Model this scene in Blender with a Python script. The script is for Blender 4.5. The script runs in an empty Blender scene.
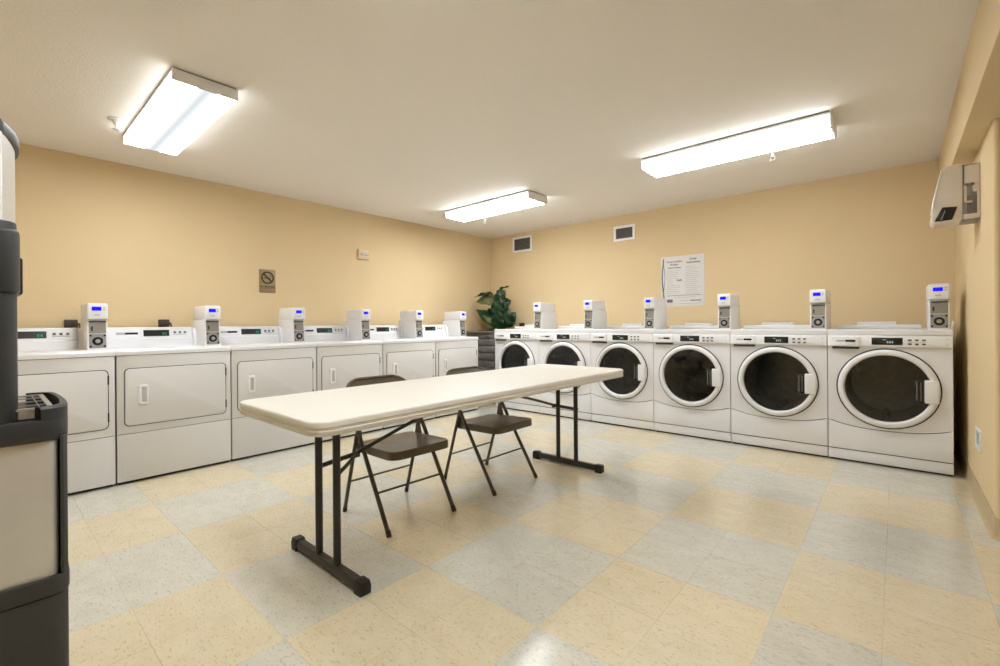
import bpy, bmesh, math, random
from mathutils import Vector, Matrix
random.seed(7)
C = bpy.context.scene.collection
PI = math.pi

# ------------------------------------------------------------------ materials
def mat(name, col, rough=0.5, metal=0.0, spec=0.5, bump=0.0, bscale=200.0, var=0.0, vscale=6.0, coat=0.0):
    m = bpy.data.materials.new(name); m.use_nodes = True
    nt = m.node_tree; b = nt.nodes['Principled BSDF']
    b.inputs['Base Color'].default_value = (*col, 1)
    b.inputs['Roughness'].default_value = rough
    b.inputs['Metallic'].default_value = metal
    b.inputs['Specular IOR Level'].default_value = spec
    if coat: b.inputs['Coat Weight'].default_value = coat
    tc = nt.nodes.new('ShaderNodeTexCoord')
    if bump:
        n = nt.nodes.new('ShaderNodeTexNoise'); n.inputs['Scale'].default_value = bscale
        n.inputs['Detail'].default_value = 3
        nt.links.new(tc.outputs['Object'], n.inputs['Vector'])
        bp = nt.nodes.new('ShaderNodeBump'); bp.inputs['Strength'].default_value = bump
        bp.inputs['Distance'].default_value = 0.01
        nt.links.new(n.outputs['Fac'], bp.inputs['Height'])
        nt.links.new(bp.outputs['Normal'], b.inputs['Normal'])
    if var:
        n = nt.nodes.new('ShaderNodeTexNoise'); n.inputs['Scale'].default_value = vscale
        n.inputs['Detail'].default_value = 4
        nt.links.new(tc.outputs['Object'], n.inputs['Vector'])
        r = nt.nodes.new('ShaderNodeValToRGB')
        r.color_ramp.elements[0].position = 0.3; r.color_ramp.elements[1].position = 0.7
        r.color_ramp.elements[0].color = (*[c*(1-var) for c in col], 1)
        r.color_ramp.elements[1].color = (*[min(1, c*(1+var)) for c in col], 1)
        nt.links.new(n.outputs['Fac'], r.inputs['Fac'])
        nt.links.new(r.outputs['Color'], b.inputs['Base Color'])
    return m

def emit(name, col, strength):
    m = bpy.data.materials.new(name); m.use_nodes = True
    nt = m.node_tree; nt.nodes.clear()
    o = nt.nodes.new('ShaderNodeOutputMaterial'); e = nt.nodes.new('ShaderNodeEmission')
    e.inputs['Color'].default_value = (*col, 1); e.inputs['Strength'].default_value = strength
    nt.links.new(e.outputs[0], o.inputs['Surface'])
    return m

M = {}
M['wall'] = mat('wall_paint', (0.72, 0.56, 0.335), 0.75, spec=0.25, bump=0.05, bscale=150, var=0.015, vscale=2)
M['ceil'] = mat('ceiling_paint', (0.84, 0.79, 0.73), 0.85, spec=0.2, bump=0.14, bscale=90)
M['base'] = mat('vinyl_base', (0.50, 0.39, 0.22), 0.45, var=0.04)
M['enamel'] = mat('white_enamel', (0.77, 0.765, 0.785), 0.3, spec=0.45, var=0.012, vscale=3)
M['enamel2'] = mat('white_enamel_dryer', (0.68, 0.665, 0.65), 0.32, spec=0.45, var=0.012, vscale=3)
M['panelwhite'] = mat('panel_white', (0.80, 0.80, 0.82), 0.3, var=0.01)
M['plastic'] = mat('white_plastic', (0.76, 0.755, 0.76), 0.35, var=0.01)
M['ring'] = mat('door_ring_white', (0.78, 0.775, 0.79), 0.25, var=0.01)
M['grey_pl'] = mat('grey_plastic', (0.40, 0.40, 0.41), 0.4, var=0.03)
M['handlegrey'] = mat('handle_recess_grey', (0.52, 0.51, 0.50), 0.4)
M['btn'] = mat('dark_button', (0.09, 0.09, 0.095), 0.4)
M['seam'] = mat('dark_seam', (0.03, 0.03, 0.032), 0.7, var=0.05)
M['black'] = mat('black_plastic', (0.012, 0.012, 0.013), 0.25, var=0.05)
M['drum'] = mat('drum_metal', (0.30, 0.295, 0.275), 0.35, metal=0.6, var=0.15, vscale=20)
M['metal'] = mat('brushed_plate', (0.30, 0.30, 0.30), 0.4, metal=0.4, var=0.05, vscale=30)
M['meterplate'] = mat('meter_plate', (0.27, 0.245, 0.21), 0.4, metal=0.3, var=0.05, vscale=30)
M['table'] = mat('table_plastic', (0.76, 0.73, 0.67), 0.42, bump=0.05, bscale=400, var=0.012, vscale=5)
M['frame'] = mat('table_frame_paint', (0.028, 0.027, 0.026), 0.4, var=0.06, vscale=20)
M['rubber'] = mat('black_rubber', (0.01, 0.01, 0.01), 0.6, var=0.05)
M['chair'] = mat('brown_steel_paint', (0.112, 0.084, 0.054), 0.28, spec=0.6, var=0.05, vscale=12)
M['chair_t'] = mat('brown_tube_paint', (0.070, 0.054, 0.036), 0.33, spec=0.6, var=0.05, vscale=12)
M['zinc'] = mat('zinc_rivet', (0.5, 0.5, 0.5), 0.3, metal=0.9)
M['fixture'] = mat('fixture_white', (0.86, 0.85, 0.87), 0.4, var=0.01)
M['shadowgap'] = mat('fixture_shadow_gap', (0.16, 0.15, 0.15), 0.6)
M['steel'] = mat('stainless_steel', (0.70, 0.69, 0.67), 0.36, metal=0.45, var=0.05, vscale=4)
M['grille'] = mat('tray_grille_steel', (0.36, 0.35, 0.33), 0.35, metal=0.3)
M['charcoal'] = mat('charcoal_plastic', (0.032, 0.034, 0.036), 0.5, bump=0.05, bscale=300, var=0.05)
M['charcoal2'] = mat('charcoal_plastic_base', (0.042, 0.042, 0.038), 0.55, bump=0.05, bscale=300, var=0.05)
M['louver'] = mat('vent_louver', (0.17, 0.155, 0.14), 0.5, var=0.05)
M['ventdark'] = mat('vent_dark', (0.05, 0.045, 0.04), 0.8)
M['sign'] = mat('sign_bronze', (0.30, 0.22, 0.11), 0.4, metal=0.2, var=0.06, vscale=30)
M['signink'] = mat('sign_ink', (0.03, 0.02, 0.012), 0.6)
M['paper'] = mat('poster_paper', (0.72, 0.69, 0.67), 0.5, var=0.01)
M['ink'] = mat('poster_ink', (0.13, 0.12, 0.13), 0.6)
M['inkfaint'] = mat('poster_small_print', (0.44, 0.41, 0.41), 0.6)
M['inkstripe'] = mat('poster_stripe', (0.16, 0.19, 0.20), 0.6, var=0.4, vscale=30)
M['leaf'] = mat('fig_leaf', (0.022, 0.07, 0.024), 0.28, spec=0.6, var=0.4, vscale=14)
M['leafu'] = mat('fig_leaf_young', (0.20, 0.21, 0.07), 0.4, var=0.25, vscale=14)
M['stem'] = mat('plant_stem', (0.10, 0.065, 0.03), 0.7, var=0.2)
M['soil'] = mat('soil', (0.04, 0.03, 0.02), 0.95, bump=0.6, bscale=60)
M['weave'] = mat('grey_planter_wood', (0.16, 0.15, 0.145), 0.6, var=0.3, vscale=9)
M['dkbrown'] = mat('dark_brown_plastic', (0.05, 0.03, 0.022), 0.5)
M['cloth'] = mat('dark_cloth', (0.13, 0.12, 0.095), 0.85, bump=0.3, bscale=60, var=0.3, vscale=20)
M['blue'] = emit('blue_lcd', (0.015, 0.012, 1.0), 0.75)
M['green'] = emit('green_digits', (0.08, 0.8, 0.45), 0.25)
M['palegreen'] = emit('pale_digits', (0.55, 0.75, 0.65), 0.4)
M['acwhite'] = mat('ac_white', (0.70, 0.64, 0.58), 0.3, var=0.01)
M['strobe'] = mat('strobe_lens_grey', (0.50, 0.43, 0.36), 0.4)
M['almond'] = mat('almond_plastic', (0.70, 0.56, 0.40), 0.4)

def glass_mat():
    m = bpy.data.materials.new('tinted_door_glass'); m.use_nodes = True
    nt = m.node_tree; nt.nodes.clear()
    o = nt.nodes.new('ShaderNodeOutputMaterial')
    t = nt.nodes.new('ShaderNodeBsdfTransparent'); t.inputs['Color'].default_value = (0.38, 0.40, 0.41, 1)
    g = nt.nodes.new('ShaderNodeBsdfGlossy'); g.inputs['Roughness'].default_value = 0.09
    g.inputs['Color'].default_value = (0.9, 0.9, 0.9, 1)
    f = nt.nodes.new('ShaderNodeFresnel'); f.inputs['IOR'].default_value = 1.55
    x = nt.nodes.new('ShaderNodeMixShader')
    nt.links.new(f.outputs[0], x.inputs[0]); nt.links.new(t.outputs[0], x.inputs[1]); nt.links.new(g.outputs[0], x.inputs[2])
    nt.links.new(x.outputs[0], o.inputs['Surface'])
    return m
M['glass'] = glass_mat()

TILE = 0.303
def floor_mat():
    m = bpy.data.materials.new('vinyl_tile_floor'); m.use_nodes = True
    nt = m.node_tree; N = nt.nodes; L = nt.links; b = N['Principled BSDF']
    tc = N.new('ShaderNodeTexCoord'); sp = N.new('ShaderNodeSeparateXYZ'); L.new(tc.outputs['Object'], sp.inputs[0])
    def math_(op, a, b_=None, c_=None):
        n = N.new('ShaderNodeMath'); n.operation = op
        for i, v in enumerate((a, b_, c_)):
            if v is None: continue
            if isinstance(v, (int, float)): n.inputs[i].default_value = v
            else: L.new(v, n.inputs[i])
        return n.outputs[0]
    def noise(vec, scale, detail=3, rough=0.5):
        n = N.new('ShaderNodeTexNoise'); n.inputs['Scale'].default_value = scale
        n.inputs['Detail'].default_value = detail; n.inputs['Roughness'].default_value = rough
        L.new(vec, n.inputs['Vector']); return n.outputs['Fac']
    def ramp(f, p0, p1, c0, c1):
        r = N.new('ShaderNodeMapRange'); r.inputs['From Min'].default_value = p0; r.inputs['From Max'].default_value = p1
        r.inputs['To Min'].default_value = c0; r.inputs['To Max'].default_value = c1
        L.new(f, r.inputs['Value']); return r.outputs[0]
    def mix(f, a, b_):
        n = N.new('ShaderNodeMix'); n.data_type = 'RGBA'
        if isinstance(f, (int, float)): n.inputs[0].default_value = f
        else: L.new(f, n.inputs[0])
        for k, v in ((6, a), (7, b_)):
            if isinstance(v, tuple): n.inputs[k].default_value = (*v, 1)
            else: L.new(v, n.inputs[k])
        return n.outputs[2]
    X = math_('ADD', sp.outputs[0], 0.95 + 0.606*20); Y = math_('ADD', sp.outputs[1], -1.27 + 0.606*20)
    bi = math_('FLOOR', math_('DIVIDE', X, 2*TILE)); bj = math_('FLOOR', math_('DIVIDE', Y, 2*TILE))
    par = math_('MODULO', math_('ADD', bi, bj), 2.0)
    tx = math_('DIVIDE', X, TILE); ty = math_('DIVIDE', Y, TILE)
    ti = math_('FLOOR', tx); tj = math_('FLOOR', ty)
    # per tile random
    cv = N.new('ShaderNodeCombineXYZ'); L.new(ti, cv.inputs[0]); L.new(tj, cv.inputs[1])
    wn = N.new('ShaderNodeTexWhiteNoise'); wn.noise_dimensions = '3D'; L.new(cv.outputs[0], wn.inputs['Vector'])
    rnd = wn.outputs['Value']
    tpar = math_('MODULO', math_('ADD', ti, tj), 2.0)
    # streaked flecks, grain direction alternates per tile
    def stretched(ax, ay, off):
        v = N.new('ShaderNodeCombineXYZ')
        L.new(math_('MULTIPLY', sp.outputs[0], ax), v.inputs[0]); L.new(math_('MULTIPLY', sp.outputs[1], ay), v.inputs[1])
        L.new(math_('MULTIPLY', rnd, off), v.inputs[2]); return v.outputs[0]
    fA = noise(stretched(1, 2.4, 9), 48, 2, 0.7)
    fl = ramp(fA, 0.575, 0.66, 0, 1)
    fB = noise(stretched(2.0, 1.0, 17), 26, 3, 0.6)
    fl2 = ramp(fB, 0.55, 0.75, 0, 1)
    big = noise(stretched(1, 1.7, 5), 7, 4, 0.6)
    yel = mix(ramp(big, 0.3, 0.7, 0, 1), (0.70, 0.60, 0.41), (0.76, 0.67, 0.49))
    gry = mix(ramp(big, 0.3, 0.7, 0, 1), (0.61, 0.59, 0.505), (0.70, 0.68, 0.59))
    yel = mix(math_('MULTIPLY', fl2, 0.35), yel, (0.78, 0.69, 0.50))
    gry = mix(math_('MULTIPLY', fl2, 0.4), gry, (0.70, 0.67, 0.60))
    yel = mix(math_('MULTIPLY', fl, 0.45), yel, (0.44, 0.33, 0.18))
    gry = mix(math_('MULTIPLY', fl, 0.55), gry, (0.38, 0.36, 0.31))
    dots = ramp(noise(stretched(1.3, 1.0, 31), 95, 1), 0.70, 0.77, 0, 0.4)
    col = mix(par, yel, gry)
    col = mix(dots, col, (0.20, 0.17, 0.11))
    hv = N.new('ShaderNodeHueSaturation'); L.new(col, hv.inputs['Color'])
    L.new(ramp(rnd, 0, 1, 0.98, 1.02), hv.inputs['Value'])
    col = hv.outputs['Color']
    # grout
    def edge(t):
        f = math_('FRACT', t); d = math_('MINIMUM', f, math_('SUBTRACT', 1.0, f))
        return ramp(d, 0.0030, 0.0065, 1, 0)
    ex, ey = edge(tx), edge(ty)
    g = math_('MAXIMUM', math_('MULTIPLY', ex, 0.34), math_('MULTIPLY', ey, 0.42))
    gm = ramp(noise(tc.outputs['Object'], 1.3, 2), 0.38, 0.62, 0.15, 1.0)
    col = mix(math_('MULTIPLY', g, gm), col, (0.20, 0.165, 0.10))
    # scuffs and dirt spots
    col = mix(ramp(noise(tc.outputs['Object'], 0.9, 2), 0.3, 0.7, 0, 0.06), col, (0.50, 0.42, 0.29))
    L.new(col, b.inputs['Base Color'])
    b.inputs['Roughness'].default_value = 0.2
    b.inputs['Coat Weight'].default_value = 0.5; b.inputs['Coat Roughness'].default_value = 0.2
    b.inputs['Specular IOR Level'].default_value = 0.5
    return m
M['floor'] = floor_mat()

def lamp_mat(name, strength, stripes, side=0.30):
    """lens over tubes: bright above each tube, less between them and on the sides (object X runs along the tubes)"""
    m = bpy.data.materials.new(name); m.use_nodes = True
    nt = m.node_tree; N = nt.nodes; L = nt.links; N.clear()
    o = N.new('ShaderNodeOutputMaterial'); e = N.new('ShaderNodeEmission')
    e.inputs['Color'].default_value = (0.93, 0.975, 1.0, 1)
    tc = N.new('ShaderNodeTexCoord'); s = N.new('ShaderNodeSeparateXYZ'); L.new(tc.outputs['Object'], s.inputs[0])
    r = N.new('ShaderNodeValToRGB'); r.color_ramp.interpolation = 'EASE'
    mr = N.new('ShaderNodeMapRange'); mr.inputs['From Min'].default_value = -0.15; mr.inputs['From Max'].default_value = 0.15
    L.new(s.outputs[1], mr.inputs['Value']); L.new(mr.outputs[0], r.inputs['Fac'])
    el = r.color_ramp.elements
    while len(el) > 1: el.remove(el[-1])
    el[0].position = 0; el[0].color = (1, 1, 1, 1)
    for c, w, v in stripes:
        for p, k in ((c-w, 1), (c-w*0.8, v*1.45), (c, v), (c+w*0.8, v*1.45), (c+w, 1)):
            q = el.new(p); q.color = (k, k, k, 1)
    g = N.new('ShaderNodeNewGeometry'); sn = N.new('ShaderNodeSeparateXYZ'); L.new(g.outputs['Normal'], sn.inputs[0])
    ab = N.new('ShaderNodeMath'); ab.operation = 'ABSOLUTE'; L.new(sn.outputs[2], ab.inputs[0])
    sd = N.new('ShaderNodeMapRange'); sd.inputs['To Min'].default_value = side; sd.inputs['To Max'].default_value = 1.0; L.new(ab.outputs[0], sd.inputs['Value'])
    m1 = N.new('ShaderNodeMath'); m1.operation = 'MULTIPLY'; L.new(r.outputs['Color'], m1.inputs[0]); L.new(sd.outputs[0], m1.inputs[1])
    mm = N.new('ShaderNodeMath'); mm.operation = 'MULTIPLY'; mm.inputs[1].default_value = strength
    L.new(m1.outputs[0], mm.inputs[0]); L.new(mm.outputs[0], e.inputs['Strength'])
    L.new(e.outputs[0], o.inputs['Surface'])
    return m
LS = 20.0
M['lensA'] = lamp_mat('lens_two_tube', LS, [(0.52, 0.17, 0.025)], 0.10)
M['lensB'] = lamp_mat('lens_plain', LS, [(0.5, 0.05, 0.5)])
M['lensC'] = lamp_mat('lens_ribbed', LS, [(0.25, 0.09, 0.027), (0.5, 0.09, 0.027), (0.75, 0.09, 0.027)], 0.22)

# ------------------------------------------------------------------ mesh helpers
def merge(bm, t, mtx=None):
    mp = {}
    for v in t.verts: mp[v] = bm.verts.new((mtx @ v.co) if mtx else v.co)
    for f in t.faces:
        try:
            g = bm.faces.new([mp[v] for v in f.verts]); g.smooth = f.smooth
        except ValueError: pass
    t.free()
def new(): return bmesh.new()
def box(bm, lo, hi, bev=0.0, seg=2, mtx=None):
    t = bmesh.new(); bmesh.ops.create_cube(t, size=1)
    for v in t.verts:
        v.co = Vector([(lo[i]+hi[i])/2 + v.co[i]*(hi[i]-lo[i]) for i in range(3)])
    if bev: bmesh.ops.bevel(t, geom=list(t.edges), offset=bev, segments=seg, profile=0.5, affect='EDGES')
    merge(bm, t, mtx); return bm
def rrect(w, h, r, n=6, cx=0, cy=0):
    pts = []
    for (sx, sy, a0) in ((1, 1, 0), (-1, 1, 90), (-1, -1, 180), (1, -1, 270)):
        for k in range(n+1):
            a = math.radians(a0 + 90*k/n)
            pts.append((cx + sx*(w/2-r) + r*math.cos(a), cy + sy*(h/2-r) + r*math.sin(a)))
    return pts
def prism(bm, pts, axis, a, b, bev=0.0, seg=2, mtx=None):
    """extrude 2D polygon along axis ('x','y','z') from a to b. 2D coords are the other two axes in order."""
    def P(p, t):
        if axis == 'x': return (t, p[0], p[1])
        if axis == 'y': return (p[0], t, p[1])
        return (p[0], p[1], t)
    t = bmesh.new()
    A = [t.verts.new(P(p, a)) for p in pts]; B = [t.verts.new(P(p, b)) for p in pts]
    n = len(pts)
    t.faces.new(A); t.faces.new(B[::-1])
    for i in range(n): t.faces.new((A[i], B[i], B[(i+1) % n], A[(i+1) % n]))
    bmesh.ops.recalc_face_normals(t, faces=list(t.faces))
    if bev:
        ed = [e for e in t.edges if (e.verts[0] in A) == (e.verts[1] in A)]
        bmesh.ops.bevel(t, geom=ed, offset=bev, segments=seg, profile=0.5, affect='EDGES')
    merge(bm, t, mtx); return bm
def tube(bm, path, r, n=10, cap=True, closed=False, flat=None):
    """sweep a circle (or ellipse flat=(ry,rz)) along a path"""
    P = [Vector(p) for p in path]; rings = []; up = None
    m = len(P)
    for i, p in enumerate(P):
        if closed: d = P[(i+1) % m] - P[i-1]
        else: d = P[min(i+1, m-1)] - P[max(i-1, 0)]
        d.normalize()
        if up is None:
            up = Vector((0, 0, 1)) if abs(d.z) < 0.9 else Vector((1, 0, 0))
        s = d.cross(up); s.normalize(); up = s.cross(d); up.normalize()
        rx, ry = (r, r) if not flat else flat
        rings.append([bm.verts.new(p + s*(rx*math.cos(2*PI*k/n)) + up*(ry*math.sin(2*PI*k/n))) for k in range(n)])
    rng = range(m) if closed else range(m-1)
    for i in rng:
        a, b = rings[i], rings[(i+1) % m]
        for k in range(n):
            f = bm.faces.new((a[k], a[(k+1) % n], b[(k+1) % n], b[k])); f.smooth = True
    if cap and not closed:
        bm.faces.new(rings[0][::-1]); bm.faces.new(rings[-1])
    return bm
def smooth_path(pts, n=6):
    """Catmull-Rom through points"""
    P = [Vector(p) for p in pts]; out = []
    Q = [P[0]*2-P[1]] + P + [P[-1]*2-P[-2]]
    for i in range(1, len(Q)-2):
        for k in range(n):
            t = k/n; a, b, c, d = Q[i-1], Q[i], Q[i+1], Q[i+2]
            out.append(0.5*((2*b)+(c-a)*t+(2*a-5*b+4*c-d)*t*t+(3*b-a-3*c+d)*t**3))
    out.append(P[-1]); return out
def lathe(bm, prof, mtx=None, n=48, smooth=True):
    """revolve (r, h) profile about local Z"""
    rings = []
    for r, h in prof:
        if r < 1e-6: rings.append([bm.verts.new((mtx or Matrix()) @ Vector((0, 0, h)))])
        else: rings.append([bm.verts.new((mtx or Matrix()) @ Vector((r*math.cos(2*PI*k/n), r*math.sin(2*PI*k/n), h))) for k in range(n)])
    for a, b in zip(rings, rings[1:]):
        for k in range(n):
            k2 = (k+1) % n
            if len(a) == 1 and len(b) == 1: continue
            if len(a) == 1: f = bm.faces.new((a[0], b[k2], b[k]))
            elif len(b) == 1: f = bm.faces.new((a[k], a[k2], b[0]))
            else: f = bm.faces.new((a[k], a[k2], b[k2], b[k]))
            f.smooth = smooth
    return bm
def obj(name, bm, m, parent=None, loc=None, sharp=35):
    me = bpy.data.meshes.new(name)
    bmesh.ops.recalc_face_normals(bm, faces=list(bm.faces))
    bm.to_mesh(me); bm.free()
    for p in me.polygons: p.use_smooth = True
    me.set_sharp_from_angle(angle=math.radians(sharp))
    me.materials.append(M[m] if isinstance(m, str) else m)
    o = bpy.data.objects.new(name, me); C.objects.link(o)
    if parent: o.parent = parent
    if loc: o.location = loc
    return o
def thing(name, label, cat, loc=(0, 0, 0), rz=0, group=None):
    o = bpy.data.objects.new(name, None); C.objects.link(o); o.empty_display_size = 0.1
    o.location = loc; o.rotation_euler = (0, 0, rz); o['label'] = label; o['category'] = cat
    if group: o['group'] = group
    return o
def dup(root, loc, label, rz=None):
    def rec(o, parent):
        c = o.copy(); C.objects.link(c)
        if parent: c.parent = parent
        for ch in kids.get(o, []): rec(ch, c)
        return c
    kids = {}
    for o in list(C.objects):
        if o.parent: kids.setdefault(o.parent, []).append(o)
    r = rec(root, None); r.location = loc; r['label'] = label
    if rz is not None: r.rotation_euler = (0, 0, rz)
    return r
def struct(name, bm, m):
    o = obj(name, bm, m); o['kind'] = 'structure'; return o
def text_mesh(bm, s, size, mtx, align='CENTER', extrude=0.0006, bold=0.0):
    """lettering as geometry: text lies in local XY, mtx places it"""
    cu = bpy.data.curves.new('lettering', 'FONT'); cu.body = s; cu.size = size; cu.align_x = align; cu.align_y = 'CENTER'
    cu.extrude = extrude; cu.offset = bold; cu.resolution_u = 3
    ob = bpy.data.objects.new('lettering', cu); C.objects.link(ob)
    bpy.context.view_layer.update()
    me = bpy.data.meshes.new_from_object(ob.evaluated_get(bpy.context.evaluated_depsgraph_get()))
    bpy.data.objects.remove(ob); bpy.data.curves.remove(cu)
    t = bmesh.new(); t.from_mesh(me); bpy.data.meshes.remove(me)
    merge(bm, t, mtx); return bm

# ------------------------------------------------------------------ room
XL, YB, XR, ZC = -4.663, 5.115, 0.355, 2.37
YF, XE, ZS, YCOR = -0.50, 2.20, 2.025, 3.20
struct('floor', box(new(), (XL-0.1, YF-0.1, -0.1), (XE+0.1, YB+0.1, 0)), 'floor')
struct('ceiling', box(new(), (XL-0.1, YF-0.1, ZC), (XE+0.1, YB+0.1, ZC+0.1)), 'ceil')
struct('wall_left', box(new(), (XL-0.1, YF, 0), (XL, YB, ZC)), 'wall')
struct('wall_back', box(new(), (XL, YB, 0), (XE, YB+0.1, ZC)), 'wall')
struct('wall_front', box(new(), (XL, YF-0.1, 0), (XE, YF, ZC)), 'wall')
struct('wall_side', box(new(), (XE, YF, 0), (XE+0.1, YB, ZC)), 'wall')
bm = new()
rc = 0.02
pts = [(XR, YB), (XE, YB), (XE, YCOR)] + [(XR+rc-rc*math.sin(a), YCOR+rc-rc*math.cos(a)) for a in [PI/2*k/6 for k in range(7)]]
struct('wall_right', prism(bm, pts, 'z', 0, ZS), 'wall')
struct('trim_1', box(new(), (0.263, YF, ZS), (XE, YB, ZC), 0.006), 'wall')
# vinyl cove base along the right wall, wrapping its outside corner
bm = new()
th = 0.012
path = [(XR, YB-0.01), (XR, YCOR+rc)] + [(XR+rc-rc*math.cos(a), YCOR+rc-rc*math.sin(a)) for a in [PI/2*k/6 for k in range(1, 7)]] + [(1.6, YCOR)]
prof = [(0, 0.105), (0.004, 0.105), (0.006, 0.03), (0.010, 0.012), (0.020, 0.0), (0, 0.0)]
rings = []
for i, p in enumerate(path):
    a = Vector(path[max(i-1, 0)]); b_ = Vector(path[min(i+1, len(path)-1)]); d = (b_-a).normalized()
    nrm = Vector((d.y, -d.x))
    rings.append([bm.verts.new((p[0]+nrm.x*q[0], p[1]+nrm.y*q[0], q[1])) for q in prof])
for a, b_ in zip(rings, rings[1:]):
    for k in range(len(prof)):
        bm.faces.new((a[k], a[(k+1) % len(prof)], b_[(k+1) % len(prof)], b_[k]))
struct('baseboard_right', bm, 'base')
struct('baseboard_left', box(new(), (XL, YF, 0), (XL+0.008, YB, 0.1), 0.003), 'base')
struct('baseboard_back', box(new(), (XL+0.01, YB-0.008, 0), (XR-0.01, YB, 0.1), 0.003), 'base')

# ------------------------------------------------------------------ machines: local X across, -Y towards the viewer, Z up
W = 0.692; HW = 0.3435
def payment_meter(parent, x1, yf, z0):
    """coin and card meter: x1 its right side, yf the front, z0 the machine top"""
    w = 0.106; x0 = x1-w; cx = (x0+x1)/2; yb = yf+0.325
    bm = new()
    prism(bm, [(yf-0.006, z0), (yf+0.012, z0+0.205), (yf+0.05, z0+0.212), (yb, z0+0.205), (yb, z0)], 'x', x0, x1, 0.003)
    m = obj('payment_meter', bm, 'plastic', parent)
    def yface(z): return yf-0.006+0.018*(z-z0)/0.205 - 0.002
    bm = new(); box(bm, (x0-0.002, yf-0.012, z0+0.207), (x1+0.002, yb-0.03, z0+0.318), 0.012, 3)
    obj('meter_head', bm, 'plastic', m)
    bm = new(); box(bm, (x0+0.022, yf-0.0145, z0+0.266), (x0+0.072, yf-0.006, z0+0.293), 0.002)
    obj('meter_screen', bm, 'blue', m)
    for k in range(2):
        bm = new(); box(bm, (x0+0.080, yf-0.014, z0+0.270+0.014*k), (x0+0.092, yf-0.006, z0+0.277+0.014*k), 0.001)
        obj('meter_button', bm, 'grey_pl', m)
    bm = new(); box(bm, (cx-0.020, yf-0.0135, z0+0.234), (cx+0.012, yf-0.006, z0+0.240))
    obj('card_slot', bm, 'grey_pl', m)
    # upper coin plate with slot, lower vault door with round lock
    za, zb, zc = z0+0.012, z0+0.108, z0+0.196
    bm = new(); prism(bm, [(yface(zb), zb+0.003), (yface(zc), zc), (yface(zc)+0.008, zc), (yface(zb)+0.008, zb+0.003)], 'x', x0+0.009, x1-0.009)
    obj('coin_plate', bm, 'meterplate', m)
    bm = new(); yy = yface(z0+0.15)
    box(bm, (x0+0.02, yy-0.003, z0+0.128), (x0+0.030, yy+0.004, z0+0.160), 0.002)
    box(bm, (x0+0.009, yface(zc)-0.003, zc-0.008), (x1-0.009, yface(zc)+0.004, zc+0.001))
    obj('coin_slot', bm, 'seam', m)
    bm = new(); prism(bm, [(yface(za), za), (yface(zb), zb), (yface(zb)+0.008, zb), (yface(za)+0.008, za)], 'x', x0+0.009, x1-0.009)
    v = obj('vault_door', bm, 'metal', m)
    zl = z0+0.058; yl = yface(zl)
    bm = new(); lathe(bm, [(0, 0), (0.028, 0), (0.028, 0.005), (0, 0.006)], Matrix.Translation((cx, yl+0.001, zl)) @ Matrix.Rotation(PI/2, 4, 'X'), 24)
    for sx in (-1, 1):
        for zz in (za+0.012, zb-0.012):
            lathe(bm, [(0, 0), (0.006, 0), (0.006, 0.003), (0, 0.004)], Matrix.Translation((cx+sx*0.036, yface(zz)+0.001, zz)) @ Matrix.Rotation(PI/2, 4, 'X'), 10)
    obj('lock_ring', bm, 'black', m)
    bm = new(); lathe(bm, [(0, 0), (0.015, 0), (0.013, 0.010), (0, 0.011)], Matrix.Translation((cx, yl+0.001, zl)) @ Matrix.Rotation(PI/2, 4, 'X'), 20)
    obj('lock_core', bm, 'zinc', m)
    return m

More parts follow.
